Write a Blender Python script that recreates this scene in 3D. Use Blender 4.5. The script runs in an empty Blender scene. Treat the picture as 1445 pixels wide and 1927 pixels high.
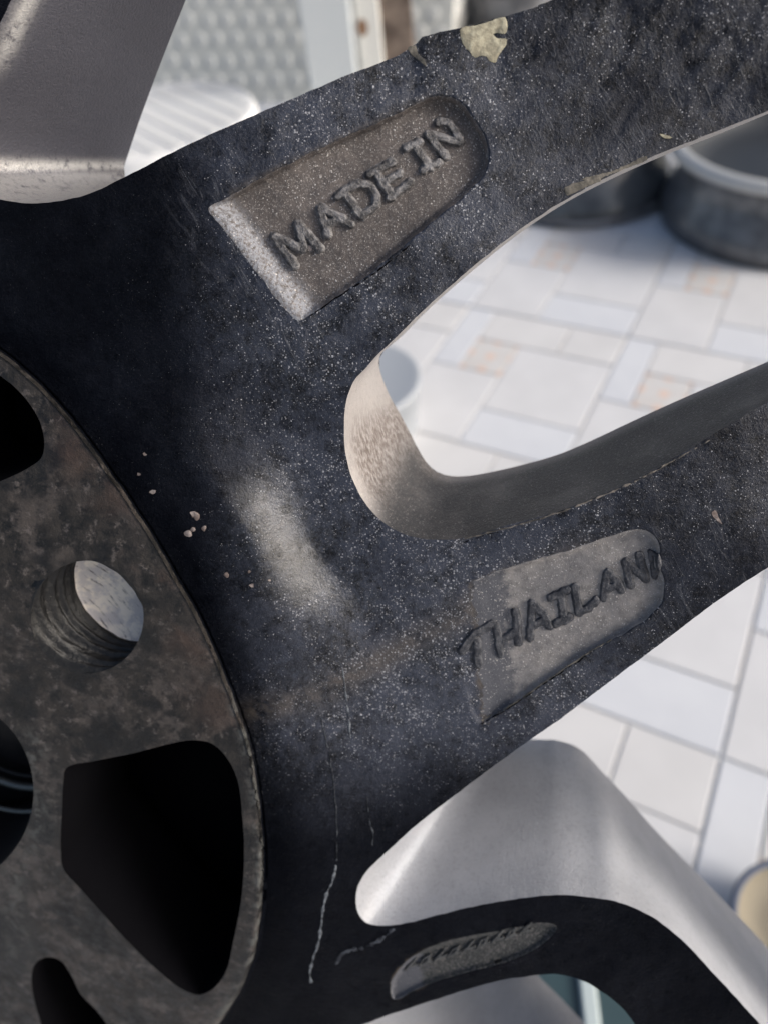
import bpy, math, random
import numpy as np
from mathutils import Matrix, Vector, noise
from mathutils.geometry import delaunay_2d_cdt
random.seed(7); rng = np.random.RandomState(7)
scene = bpy.context.scene
col = scene.collection

# ------------------------------------------------------------------ camera
F = 1446.0; IW, IH = 1445.0, 1927.0
S = 0.06                                                # metres per floor module
def rot3(x, y, z):
    c, s = math.cos, math.sin
    Rx = np.array([[1,0,0],[0,c(x),-s(x)],[0,s(x),c(x)]]); Ry = np.array([[c(y),0,s(y)],[0,1,0],[-s(y),0,c(y)]])
    Rz = np.array([[c(z),-s(z),0],[s(z),c(z),0],[0,0,1]])
    return Rz @ Ry @ Rx
CR = rot3(0.748, 0.098, 0.479)
CP = np.array([8.639, -19.664, 13.672]) * S
cam_d = bpy.data.cameras.new('camera'); cam = bpy.data.objects.new('camera', cam_d); col.objects.link(cam)
M4 = Matrix([list(CR[i]) + [CP[i]] for i in range(3)] + [[0,0,0,1]])
cam.matrix_world = M4
cam_d.sensor_fit = 'VERTICAL'; cam_d.sensor_height = 36; cam_d.sensor_width = 27
cam_d.lens = F/IH*36; cam_d.clip_start = 0.01; cam_d.clip_end = 200
cam_d.dof.use_dof = True; cam_d.dof.focus_distance = 0.149; cam_d.dof.aperture_fstop = cam_d.lens/2.1
scene.camera = cam

# ------------------------------------------------------------------ light
SUN = CR @ np.array([0.80, 0.26, 0.54]); SUN /= np.linalg.norm(SUN)
elev = math.asin(SUN[2]); azim = math.atan2(SUN[0], SUN[1])
w = bpy.data.worlds.new('World'); scene.world = w; w.use_nodes = True
nt = w.node_tree; nt.nodes.clear()
sk = nt.nodes.new('ShaderNodeTexSky'); sk.sky_type = 'NISHITA'; sk.sun_disc = False
sk.sun_elevation = elev; sk.sun_rotation = azim; sk.dust_density = 6; sk.air_density = 1.0; sk.ozone_density = 1
bg = nt.nodes.new('ShaderNodeBackground'); bg.inputs['Strength'].default_value = 0.105
ow = nt.nodes.new('ShaderNodeOutputWorld')
nt.links.new(sk.outputs[0], bg.inputs[0]); nt.links.new(bg.outputs[0], ow.inputs[0])
sl = bpy.data.lights.new('sun', 'SUN'); sl.energy = 2.1; sl.angle = math.radians(22); sl.color = (1, .985, .965)
so = bpy.data.objects.new('sun', sl); col.objects.link(so)
so.rotation_euler = Vector(SUN).to_track_quat('Z', 'Y').to_euler(); so.location = (0, 0, 3)
scene.view_settings.view_transform = 'Standard'; scene.view_settings.look = 'None'
scene.view_settings.exposure = 0.48; scene.view_settings.gamma = 1.0

# ------------------------------------------------------------------ helpers
def pdir(p):
    p = np.asarray(p, float).reshape(-1, 2)
    return np.c_[(p[:,0]-IW/2)/F, (IH/2-p[:,1])/F, -np.ones(len(p))] @ CR.T
def floor_pt(x, y, z=0.0):
    d = pdir((x, y))[0]; t = (z-CP[2])/d[2]; return Vector(CP + d*t)
def tag(o, label=None, cat=None, group=None, kind=None):
    if label: o['label'] = label
    if cat: o['category'] = cat
    if group: o['group'] = group
    if kind: o['kind'] = kind
    return o
def empty(name, loc=(0,0,0), rot=(0,0,0)):
    o = bpy.data.objects.new(name, None); col.objects.link(o); o.location = loc; o.rotation_euler = rot
    o.empty_display_size = .02
    return o
def mesh_obj(name, V, Fc, mat, parent=None, smooth=True, normals=None, mask=None, shine=None):
    me = bpy.data.meshes.new(name)
    me.from_pydata([tuple(map(float, v)) for v in V], [], [tuple(int(i) for i in f) for f in Fc])
    if smooth: me.polygons.foreach_set('use_smooth', [True]*len(me.polygons))
    if mask is not None:
        a = me.color_attributes.new('mask', 'FLOAT_COLOR', 'POINT')
        c = np.ones((len(V), 4), np.float32); c[:, :mask.shape[1]] = mask
        a.data.foreach_set('color', c.ravel())
    if normals is not None:
        me.normals_split_custom_set_from_vertices([tuple(map(float, n)) for n in normals])
    if shine is not None:
        a = me.color_attributes.new('shine', 'FLOAT_COLOR', 'POINT'); c = np.ones((len(V), 4), np.float32); c[:, :3] = shine[:,None]; a.data.foreach_set('color', c.ravel())
    me.materials.append(mat)
    o = bpy.data.objects.new(name, me); col.objects.link(o)
    if parent is not None: o.parent = parent
    return o
def box_geo(x0, x1, y0, y1, z0, z1, bev=0.0):
    if bev <= 0:
        V = [(x,y,z) for z in (z0,z1) for y in (y0,y1) for x in (x0,x1)]
        return V, [(0,2,3,1),(4,5,7,6),(0,1,5,4),(2,6,7,3),(0,4,6,2),(1,3,7,5)]
    b = bev                                             # open-bottomed bevelled slab
    L0 = [(x0,y0,z0),(x1,y0,z0),(x1,y1,z0),(x0,y1,z0)]
    L1 = [(x,y,z1-b) for x,y,_ in L0]
    L2 = [(x0+b,y0+b,z1),(x1-b,y0+b,z1),(x1-b,y1-b,z1),(x0+b,y1-b,z1)]
    V = L0+L1+L2; Fc = [(3,2,1,0),(8,9,10,11)]
    for k in range(4):
        j = (k+1) % 4
        Fc += [(k,j,4+j,4+k),(4+k,4+j,8+j,8+k)]
    return V, Fc
def lathe(prof, n=64, a0=0, a1=2*math.pi):
    full = abs(a1-a0-2*math.pi) < 1e-6
    m = n if full else n+1
    V = []; Fc = []
    for k in range(m):
        a = a0+(a1-a0)*k/n; c, s = math.cos(a), math.sin(a)
        V += [(r*c, r*s, z) for r, z in prof]
    P = len(prof)
    for k in range(n):
        j = (k+1) % m
        for i in range(P-1):
            Fc.append((k*P+i, j*P+i, j*P+i+1, k*P+i+1))
    return V, Fc
class Mat:
    def __init__(s, name, base=(.5,.5,.5), rough=.5, metal=0, spec=.5):
        m = bpy.data.materials.new(name); m.use_nodes = True; s.m = m; s.nt = m.node_tree
        s.b = s.nt.nodes['Principled BSDF']
        s.b.inputs['Base Color'].default_value = (*base, 1); s.b.inputs['Roughness'].default_value = rough
        s.b.inputs['Metallic'].default_value = metal; s.b.inputs['Specular IOR Level'].default_value = spec
        tc = s.nt.nodes.new('ShaderNodeTexCoord'); s.co = tc.outputs['Object']
    def n(s, t, **kw):
        x = s.nt.nodes.new('ShaderNode'+t)
        for k, v in kw.items(): setattr(x, k, v)
        return x
    def put(s, inp, v):
        if hasattr(v, 'is_linked') or isinstance(v, bpy.types.NodeSocket): s.nt.links.new(v, inp)
        else:
            try: inp.default_value = v
            except Exception: inp.default_value = (*v, 1)
    def map(s, scale=(1,1,1), rot=(0,0,0), co=None):
        y = s.n('Mapping'); y.inputs['Rotation'].default_value = rot; s.put(y.inputs[0], co or s.co)
        x = s.n('Mapping'); x.inputs['Scale'].default_value = scale; s.put(x.inputs[0], y.outputs[0]); return x.outputs[0]
    def noise(s, scale, detail=4, rough=.6, co=None, dist=0):
        x = s.n('TexNoise'); x.inputs['Scale'].default_value = scale; x.inputs['Detail'].default_value = detail
        x.inputs['Roughness'].default_value = rough; x.inputs['Distortion'].default_value = dist
        s.put(x.inputs['Vector'], co or s.co); return x.outputs[0]
    def vor(s, scale, co=None, feature='F1', out='Distance', rand=1):
        x = s.n('TexVoronoi', feature=feature); x.inputs['Scale'].default_value = scale
        x.inputs['Randomness'].default_value = rand
        s.put(x.inputs['Vector'], co or s.co); return x.outputs[out]
    def ramp(s, v, a, b, y0=0, y1=1):
        x = s.n('MapRange', interpolation_type='SMOOTHSTEP'); s.put(x.inputs['Value'], v)
        for k, q in (('From Min', a), ('From Max', b), ('To Min', y0), ('To Max', y1)): s.put(x.inputs[k], q)
        return x.outputs[0]
    def math(s, op, a, b=0.0):
        x = s.n('Math', operation=op); s.put(x.inputs[0], a); s.put(x.inputs[1], b); return x.outputs[0]
    def mix(s, f, a, b):
        x = s.n('Mix', data_type='RGBA'); s.put(x.inputs[0], f)
        for i, q in ((6, a), (7, b)):
            if isinstance(q, tuple): x.inputs[i].default_value = (*q, 1)
            else: s.put(x.inputs[i], q)
        return x.outputs[2]
    def attr(s, name='mask'):
        x = s.n('Attribute'); x.attribute_name = name
        y = s.n('SeparateColor'); s.put(y.inputs[0], x.outputs['Color']); return y.outputs
    def bump(s, h, strength=.5, dist=.001, prev=None):
        x = s.n('Bump'); x.inputs['Strength'].default_value = strength; x.inputs['Distance'].default_value = dist
        s.put(x.inputs['Height'], h)
        if prev is not None: s.put(x.inputs['Normal'], prev)
        return x.outputs[0]
    def out(s, color=None, rough=None, normal=None, metal=None):
        if color is not None: s.put(s.b.inputs['Base Color'], color)
        if rough is not None: s.put(s.b.inputs['Roughness'], rough)
        if normal is not None: s.put(s.b.inputs['Normal'], normal)
        if metal is not None: s.put(s.b.inputs['Metallic'], metal)
        return s.m

# ------------------------------------------------------------------ materials
def grit(m, amount):
    """single pale grains of many sizes, slightly irregular, gathered in drifts"""
    jn = m.n('TexNoise'); jn.inputs['Scale'].default_value = 2600; m.put(jn.inputs['Vector'], m.co)
    va = m.n('VectorMath', operation='MULTIPLY_ADD'); m.put(va.inputs[0], jn.outputs['Color']); va.inputs[1].default_value = (.00038,)*3; m.put(va.inputs[2], m.co)
    dens = m.math('MULTIPLY', m.ramp(m.noise(85, 5, .7), .34, .6, .2, 1), amount); g = None
    for sc, rmax, pw in ((2700, .52, .36), (1700, .46, .58), (950, .28, .86)):
        x = m.n('TexVoronoi'); x.inputs['Scale'].default_value = sc; m.put(x.inputs['Vector'], va.outputs[0])
        sp = m.n('SeparateColor'); m.put(sp.inputs[0], x.outputs['Color'])
        rr = m.math('MULTIPLY', m.ramp(sp.outputs[0], pw, 1.0), rmax)
        rr = m.math('MULTIPLY', rr, m.math('POWER', dens, .5))
        k = m.math('MULTIPLY', m.ramp(m.math('SUBTRACT', rr, x.outputs['Distance']), -.02, .16), m.ramp(sp.outputs[1], 0, 1, .25, 1))
        g = k if g is None else m.math('MAXIMUM', g, k)
    return g
def cast_black():
    m = Mat('dusty_black_casting', rough=.5, spec=.5)
    A = m.attr(); dust_shade, brown, streak = A[0], A[1], A[2]
    big = m.noise(55, 5, .6); mid = m.noise(320, 5, .65); fine = m.noise(2300, 4, .7)
    film = m.math('MULTIPLY', m.ramp(m.math('ADD', m.math('MULTIPLY', big, .45), m.math('MULTIPLY', mid, .55)), .37, .60), dust_shade)
    c = m.mix(film, (.0022,.0027,.0046), (.032,.039,.062))
    f1 = m.ramp(m.noise(1300, 4, .8), .50, .64); f2 = m.ramp(m.noise(2900, 2, .7), .50, .62)
    dd = m.math('ADD', m.math('MULTIPLY', dust_shade, .8), .012)
    c = m.mix(m.math('MULTIPLY', f1, dd), c, (.042,.050,.072))
    c = m.mix(m.math('MULTIPLY', f2, m.math('MULTIPLY', dd, .8)), c, (.062,.066,.080))
    bm = m.math('MULTIPLY', m.ramp(m.math('ADD', m.math('MULTIPLY', mid, .6), m.math('MULTIPLY', big, .4)), .36, .58), brown)
    c = m.mix(m.math('MULTIPLY', bm, .85), c, (.085,.070,.055))
    st = m.noise(1, 5, .6, co=m.map((170, 700, 300), (0, 0, math.radians(58))), dist=1.2)
    sm = m.math('MULTIPLY', m.ramp(st, .53, .70), streak)
    c = m.mix(m.math('MULTIPLY', sm, .6), c, (.10,.108,.13))
    g = grit(m, m.math('ADD', dust_shade, .05))
    c = m.mix(m.math('MULTIPLY', g, .9), c, (.42,.43,.47))
    h = m.math('ADD', m.math('MULTIPLY', fine, .4), m.math('MULTIPLY', m.noise(800, 5, .7), .6))
    nr = m.bump(h, .6, .0009)
    nr = m.bump(m.math('ADD', g, m.math('MULTIPLY', sm, .8)), .6, .0003, nr)
    r = m.ramp(m.math('ADD', m.math('MULTIPLY', mid, .5), m.math('MULTIPLY', fine, .5)), .3, .7, .24, .42)
    m.b.inputs['IOR'].default_value = 1.5
    m.put(m.b.inputs['Specular IOR Level'], m.math('ADD', m.math('MULTIPLY', m.math('ADD', m.math('MULTIPLY', dust_shade, .42), m.math('MULTIPLY', m.attr('shine')[0], 1.3)), m.ramp(mid, .3, .55, .6, 1)), .008))
    return m.out(c, r, nr)
def pad_mat(name='silted_recess', base=(.080,.070,.067), base2=(.128,.112,.106), grit_k=.85):
    m = Mat(name, rough=.75, spec=.3)
    A = m.attr()
    big = m.noise(90, 4, .6); mid = m.noise(500, 5, .65); fine = m.noise(2600, 3, .7)
    c = m.mix(m.ramp(big, .35, .68), base, base2)
    c = m.mix(m.math('MULTIPLY', m.ramp(mid, .42, .7), .45), c, (.06,.058,.062))
    c = m.mix(m.ramp(fine, .5, .72, 0, .7), c, (.30,.28,.27))
    c = m.mix(m.math('MULTIPLY', m.ramp(m.math('ADD', mid, m.math('SUBTRACT', A[1], .5)), .35, .65), m.ramp(A[1], 0, .3)), c, (.085,.088,.102))
    # light on the recess's left ramp, painted pale (mask blue)
    sc = m.math('MULTIPLY', m.ramp(m.noise(1600, 3, .6), .30, .62), A[2])
    c = m.mix(m.math('MULTIPLY', sc, .8), c, (.30,.315,.35))
    g = m.math('MULTIPLY', grit(m, .85), grit_k)
    c = m.mix(g, c, (.52,.50,.49))
    nr = m.bump(m.math('ADD', m.math('MULTIPLY', fine, .4), m.math('MULTIPLY', mid, .6)), .5, .0006)
    nr = m.bump(g, .5, .0003, nr)
    return m.out(c, .68, nr)
def letter_mat(name, dark, light):
    m = Mat(name, rough=.42, spec=.5)
    mid = m.noise(600, 4, .65); fine = m.noise(2400, 3, .7)
    c = m.mix(m.ramp(mid, .38, .66), dark, light)
    c = m.mix(m.ramp(fine, .58, .78, 0, .5), c, (.25,.25,.26))
    nr = m.bump(m.math('ADD', mid, fine), .5, .0006)
    return m.out(c, .5, nr)
def hub_mat():
    m = Mat('corroded_hub_face', rough=.6, spec=.4)
    A = m.attr()
    big = m.noise(75, 6, .65); mid = m.noise(260, 6, .68); fine = m.noise(1400, 4, .7)
    c = m.mix(m.ramp(mid, .38, .6), (.004,.0042,.0045), (.020,.018,.017))
    c = m.mix(m.math('MULTIPLY', m.ramp(m.noise(120, 7, .72), .46, .58), m.ramp(big, .38, .56)), c, (.050,.043,.040))
    c = m.mix(m.math('MULTIPLY', m.ramp(m.noise(420, 6, .75), .54, .66), .6), c, (.12,.105,.10))
    c = m.mix(m.ramp(m.noise(60, 3, .6, co=m.map((1,1,1),(0,0,2.1))), .50, .62, 0, .92), c, (.004,.0045,.0055))
    c = m.mix(m.math('MULTIPLY', m.ramp(big, .42, .6), A[1]), c, (.048,.032,.026))
    c = m.mix(m.math('MULTIPLY', m.ramp(mid, .45, .62), m.math('MULTIPLY', A[2], .95)), c, (.075,.079,.078))
    c = m.mix(m.ramp(fine, .56, .8, 0, .35), c, (.075,.072,.07))
    nr = m.bump(m.math('ADD', m.math('MULTIPLY', mid, .7), m.math('MULTIPLY', fine, .3)), .7, .0009)
    return m.out(c, m.ramp(mid, .35, .65, .45, .75), nr)
def silver_mat(name, base, dirt, dirt_amt=.4, metal=.55, rough=.42, grain=(600,600,90), dark=False, hilite=None):
    m = Mat(name, rough=rough, metal=metal)
    A = m.attr()
    mid = m.noise(60, 5, .6); fine = m.noise(1, 4, .65, co=m.map(grain)); f2 = m.noise(2500, 2, .6)
    c = m.mix(m.math('MULTIPLY', m.ramp(mid, .35, .7), dirt_amt), base, dirt)
    c = m.mix(m.math('MULTIPLY', A[1], m.ramp(fine, .3, .65)), c, (.12,.093,.08))
    if hilite: c = m.mix(m.math('MULTIPLY', A[2], m.ramp(m.noise(500, 4, .65), .25, .5)), c, hilite)  # pale highlight colour painted over the base by mask blue
    sp_ = m.noise(900, 3, .7); c = m.mix(m.ramp(sp_, .50, .72, 0, .3), c, tuple(.45*v for v in base))
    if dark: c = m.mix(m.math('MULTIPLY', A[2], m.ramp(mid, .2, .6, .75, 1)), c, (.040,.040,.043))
    c = m.mix(m.ramp(f2, .55, .8, 0, .35), c, tuple(min(1, 1.5*v) for v in base))
    nr = m.bump(m.math('ADD', m.math('MULTIPLY', fine, .7), m.math('MULTIPLY', f2, .35)), .55, .0006)
    return m.out(c, rough, nr, metal)
M = dict(
    black=cast_black(), pad=pad_mat(), pad2=pad_mat('grey_silted_recess', (.19,.185,.19), (.29,.275,.265), .85),
    pad3=pad_mat('dull_recess', (.016,.020,.022), (.030,.034,.036), .22),
    letter=letter_mat('worn_raised_metal', (.05,.048,.05), (.20,.195,.20)),
    letter2=letter_mat('dark_raised_paint', (.018,.021,.030), (.075,.078,.09)),
    letter3=letter_mat('dull_raised_paint', (.03,.032,.034), (.07,.073,.076)),
    hub=hub_mat(),
    wall_a=silver_mat('silver_spoke_paint', (.092,.092,.112), (.075,.075,.09), .5, .4, .42, grain=(1800,1800,1800), hilite=(.55,.54,.53)),
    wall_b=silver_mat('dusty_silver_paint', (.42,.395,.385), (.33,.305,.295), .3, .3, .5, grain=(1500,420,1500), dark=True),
    wall_c=silver_mat('pale_silver_paint', (.40,.41,.44), (.29,.30,.325), .6, .25, .5, grain=(1500,1500,1500)),
    pocket=Mat('black_pocket', (.003,.003,.004), .95, 0, .03).m,
    bore=Mat('black_bore', (.012,.012,.014), .5, 0, .4).m,
    chrome=Mat('bore_ring_metal', (.20,.21,.20), .42, .7).m,
)

# ------------------------------------------------------------------ wheel frame
KD = 0.16; VP = (1060.0, 300.0)
_d = pdir(VP)[0]; ZL = -_d/np.linalg.norm(_d)                      # towards the camera
P0 = CP + KD*(CR @ np.array([0,0,-1.0]))
XL = CR[:,0] - ZL*(CR[:,0] @ ZL); XL /= np.linalg.norm(XL); YL = np.cross(ZL, XL)
LB = np.array([XL, YL, ZL])                                        # world -> local
CL = LB @ (CP-P0)
def P(p, h):
    """point of the wheel frame lying at height h (metres) under direction p"""
    d = pdir(p) @ LB.T; h = np.broadcast_to(np.asarray(h, float), (len(d),))
    t = (h-CL[2])/d[:,2]
    return CL + d*t[:,None]
wheel = empty('alloy_wheel')
wheel.matrix_world = Matrix([[XL[i], YL[i], ZL[i], P0[i]] for i in range(3)] + [[0,0,0,1]])
tag(wheel, 'back of a dirty black and silver alloy wheel with a corroded hub face', 'wheel')

def spline(pts, step=6, closed=True):
    """Catmull-Rom through rows of any width; constant number of samples per segment"""
    pts = np.asarray(pts, float); n = len(pts); out = []
    for i in range(n if closed else n-1):
        p0, p1, p2, p3 = (pts[(i+k) % n] if closed else pts[min(max(i+k, 0), n-1)] for k in (-1, 0, 1, 2))
        m = max(1, int(round(np.linalg.norm((p2-p1)[:2])/step)))
        for k in range(m):
            t = k/m
            a = np.linalg.norm((p2-p1)[:2])+1e-6
            q0 = np.linalg.norm((p1-p0)[:2])+1e-6; q3 = np.linalg.norm((p3-p2)[:2])+1e-6
            m1 = ((p1-p0)/q0*a + (p2-p1))*.5 if q0 < 8*a else p2-p1
            m2 = ((p2-p1) + (p3-p2)/q3*a)*.5 if q3 < 8*a else p2-p1
            t2, t3 = t*t, t*t*t
            out.append((2*t3-3*t2+1)*p1+(t3-2*t2+t)*m1+(-2*t3+3*t2)*p2+(t3-t2)*m2)
    if not closed: out.append(pts[-1])
    return np.array(out)
def inside(q, poly):
    x, y = q[:,0], q[:,1]; r = np.zeros(len(q), bool); n = len(poly)
    for i in range(n):
        x1, y1 = poly[i]; x2, y2 = poly[(i+1) % n]
        c = (y1 > y) != (y2 > y)
        if y1 != y2: r ^= c & (x < (x2-x1)*(y-y1)/(y2-y1)+x1)
    return r
def dist_line(q, line, closed=False):
    q = np.asarray(q, float); best = np.full(len(q), 1e9); par = np.zeros(len(q)); n = len(line)
    for i in range(n if closed else n-1):
        a = line[i]; b = line[(i+1) % n]; ab = b-a; L = ab@ab+1e-12
        t = np.clip(((q-a)@ab)/L, 0, 1); d = np.linalg.norm(q-(a+t[:,None]*ab), axis=1)
        k = d < best; best[k] = d[k]; par[k] = (i+t[k])/max(1, (n if closed else n-1))
    return best, par
def ss(x, a, b):
    t = np.clip((x-a)/(b-a), 0, 1); return t*t*(3-2*t)
def fbm(q, sc, seed=0, oct=3):
    return np.array([noise.fractal(Vector((x*sc+seed, y*sc-seed, seed*1.7)), 1, 2, oct) for x, y in q])

# openings between the spokes: (near rim, far rim) pairs
W1 = [(150,-260,460,-260),(60,-80,378,-80),(22,0,350,0),(0,45,322,70),(-35,120,292,148),(-75,210,262,230),(-92,275,243,287),(-85,320,234,316),(-50,352,236,334),(0,375,250,345),
      (60,382,285,350),(120,377,320,345),(180,360,360,325),(232,335,400,310),(300,300,450,285),(370,265,500,262),(500,208,600,215),(640,147,720,160),(770,92,830,110),(783,80,845,100),
      (800,68,860,95),(850,56,900,85),(930,36,980,62),(990,18,1035,42),(1060,-8,1100,15),(1200,-60,1230,-40),(1380,-130,1400,-110),(1450,-260,1450,-260)]
W2 = [(1650,125,1650,133),(1445,208,1445,214),(1340,250,1340,257),(1250,285,1250,292),(1160,325,1160,332),(1070,372,1070,378),(980,430,981,436),(880,510,882,515),(800,580,804,584),(745,635,752,636),
      (715,663,722,661),(690,690,714,674),(667,716,714,692),(653,750,722,718),(648,800,736,750),(650,850,752,778),(660,892,768,808),(677,930,785,842),(702,965,802,870),(735,992,822,888),
      (775,1010,850,896),(830,1016,885,895),(870,1013,925,888),(940,992,985,874),(1040,965,1050,855),(1120,935,1110,830),(1200,900,1180,797),(1270,860,1260,760),(1350,812,1345,723),(1445,755,1445,680),(1650,640,1650,590)]
W3 = [(1650,960,1650,900),(1445,1068,1445,1005),(1350,1130,1355,1070),(1250,1205,1265,1140),(1150,1280,1175,1210),(1050,1355,1090,1280),(1000,1390,1040,1315),(930,1440,990,1340),(850,1500,950,1355),
      (780,1555,930,1365),(720,1610,920,1373),(690,1640,915,1378),(675,1665,912,1382),(670,1690,912,1386),(675,1720,914,1389),(690,1737,920,1391),(715,1742,930,1391),(760,1738,945,1391),
      (830,1720,965,1391),(920,1700,990,1391),(1000,1688,1020,1392),(1060,1684,1050,1394),(1105,1688,1088,1408),(1160,1697,1130,1450),(1220,1722,1180,1503),(1280,1767,1230,1560),
      (1340,1830,1300,1632),(1400,1895,1380,1715),(1440,1940,1445,1785),(1560,2080,1580,1935),(1700,2250,1720,2110)]
W4 = [(800,2300,1300,2120),(680,2150,1180,2010),(590,2040,1100,1927),(565,1995,1050,1874),(590,1965,1012,1836),(640,1945,1003,1815),(690,1925,1010,1805),(760,1900,1030,1800),(860,1868,1060,1800),
      (940,1845,1090,1800),(1000,1836,1110,1800),(1050,1834,1140,1805),(1090,1843,1170,1820),(1130,1865,1200,1845),(1170,1897,1230,1880),(1195,1930,1250,1910),(1250,2040,1290,2000),(1330,2300,1360,2200)]
WIN = [spline(x, 6) for x in (W1, W2, W3, W4)]
WINB = [wdw.copy() for wdw in WIN]
for k, wdw in enumerate(WIN):                                      # cast edges are never quite true
    j = np.array([noise.fractal(Vector((a*.035+k*9, b*.035, 3)), 1, 2, 4) for a, b in wdw[:, :2]])
    wdw[:, 1] += 1.3*j; wdw[:, 0] += .7*j[::-1]
m_ = (WIN[0][:,0] > 772) & (WIN[0][:,0] < 1100)
WIN[0][m_, 1] += np.array([3*noise.fractal(Vector((a*.09, 1, 7)), 1, 2, 3) for a in WIN[0][m_, 0]])
HUB = spline([(-160,520),(-60,610),(0,660),(50,700),(110,760),(170,835),(230,920),(280,995),(330,1080),(380,1170),(420,1260),(450,1340),(470,1400),(482,1460),(492,1540),(497,1620),
       (492,1720),(478,1800),(455,1860),(425,1910),(400,1945),(330,2040),(240,2140),(150,2260),(-40,2330),(-230,2360),(-230,1500),(-230,500)], 7)
HUB += 1.6*np.c_[fbm(HUB, .03, 41, 3), fbm(HUB, .03, 47, 3)]
POCK1 = spline([(124,1447),(180,1432),(250,1418),(320,1400),(365,1393),(400,1400),(430,1430),(448,1470),(456,1530),(460,1600),(455,1690),(440,1770),(425,1830),(400,1862),(375,1872),(345,1862),
       (300,1828),(240,1770),(190,1715),(150,1670),(120,1635),(115,1600),(117,1530),(120,1470)], 6)
POCK2 = spline([(-120,640),(-40,672),(0,706),(30,730),(60,765),(78,800),(84,840),(78,862),(55,880),(0,906),(-60,925),(-140,930),(-160,780)], 6)
def circ(cx, cy, r, n, sy=1, rotd=0):
    a = np.linspace(0, 2*np.pi, n, endpoint=False); c, s = math.cos(math.radians(rotd)), math.sin(math.radians(rotd))
    x, y = r*np.cos(a), r*sy*np.sin(a)
    return np.c_[cx+x*c-y*s, cy+x*s+y*c]
BORE = circ(-118, 1490, 182, 110)
HOLE1 = circ(165, 1161, 106, 72)
HOLE2 = spline([(60,1845),(66,1815),(85,1802),(112,1806),(133,1832),(152,1870),(185,1905),(215,1950),(230,2000),(200,2040),(140,2030),(100,1980),(70,1900)], 5)
PAD1 = spline([(393,393),(425,374),(480,342),(560,300),(640,262),(720,226),(790,192),(828,180),(860,190),(890,222),(912,262),(919,300),(908,330),(880,362),(830,404),(760,462),(690,520),(630,562),(585,592),(562,604),
       (540,585),(510,548),(475,500),(435,448),(405,412)], 5)
PAD2 = spline([(868,1110),(930,1078),(1000,1055),(1080,1032),(1150,1008),(1195,996),(1228,1006),(1240,1030),(1236,1060),(1248,1095),(1243,1135),(1215,1165),(1150,1205),(1080,1245),(1010,1295),
       (950,1335),(905,1362),(885,1340),(872,1290),(860,1240),(858,1180),(860,1140)], 5)
PAD3 = spline([(735,1850),(758,1815),(800,1786),(850,1768),(910,1756),(970,1745),(1030,1737),(1046,1745),(1030,1768),(990,1795),(930,1817),(870,1832),(810,1850),(765,1872),(740,1880)], 5)
for _p, _a in ((PAD1, 2.2), (PAD2, 2.6), (PAD3, 1.6)): _p += _a*np.c_[fbm(_p, .035, 51, 4), fbm(_p, .035, 57, 4)]
SHO = np.array([(250,330),(330,560),(430,790),(520,990),(590,1150),(625,1300),(640,1480),(620,1700),(560,1950)], float)

def height(q):
    """height of the wheel's back surface over the spoke plane, metres"""
    q = np.asarray(q, float); x, y = q[:,0], q[:,1]
    h = np.zeros(len(q))
    u = (x-722)/1446*.6+(963-y)/1446
    h -= .018*ss(u, .12, .85)                                      # spokes sweep away outwards
    h += .016*ss(-u, -.05, .75)
    d, t = dist_line(q, SHO)
    # which side of the shoulder line
    xi = np.interp(y, SHO[:,1], SHO[:,0]); side = np.sign(xi-x)
    sd = d*side
    amp = .0062*ss(y, 560, 940)*(1-.55*ss(y, 1120, 1320))+.0012; wd_ = 150-92*np.exp(-((y-1020)/140)**2)
    h += amp*ss(sd/wd_, -1, 1)
    h += .0022*ss(-np.abs(sd+5), -150, 0)*ss(y, 1100, 1300)*0
    ih = inside(q, HUB); dh, _ = dist_line(q, HUB, True)
    sdh = np.where(ih, dh, -dh); h += .0026*ss(sdh, -4, 8)-.0010*ss(sdh, -70, -3)+.0010*ss(sdh, -3, 0)
    for pad, dep, wd in ((PAD1, .0024, 9), (PAD2, .0013, 7), (PAD3, .0009, 8)):
        ip = inside(q, pad)
        if not ip.any(): continue
        dp, _ = dist_line(q[ip], pad, True)
        wv = np.full(len(dp), float(wd))
        if pad is PAD1:
            e, _ = dist_line(q[ip], np.array([(393,393),(562,604)], float)); wv = np.where(e < 60, 46, wd)
            dp2 = np.where(e < 62, np.minimum(e/46, dp/wd), dp/wd); g = ss(dp2, 0, 1)
        elif pad is PAD2:
            g = ss(dp/wv, 0, 1)*ss(q[ip][:,0], 850, 960)
        else: g = ss(dp/wv, 0, 1)
        hh = np.zeros(len(q)); hh[ip] = dep*g; h -= hh
    # raised casting edge beyond the paint chip, worn line along the lower opening
    h += .0006*ss(x, 776, 800)*ss(y, 210, 120)
    e, _ = dist_line(q, np.array([(868,1022),(940,1001),(1040,975),(1140,938),(1230,893),(1320,838)], float))
    h -= .0006*np.exp(-(e/5)**2)
    return h
def relief(q):
    x, y = q[:,0], q[:,1]
    r = .00022*fbm(q, .012, 2, 4)+.00010*fbm(q, .05, 5, 3)
    k = ss(x, 700, 860)*ss(y, 330, 200)                            # torn, pitted casting at the outer end
    c, s = math.cos(math.radians(-40)), math.sin(math.radians(-40))
    xr, yr = x*c-y*s, x*s+y*c
    st = np.array([noise.fractal(Vector((a*.035, b*.009, 4)), 1, 2, 4) for a, b in zip(xr, yr)])
    return r+k*.00035*st

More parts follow.
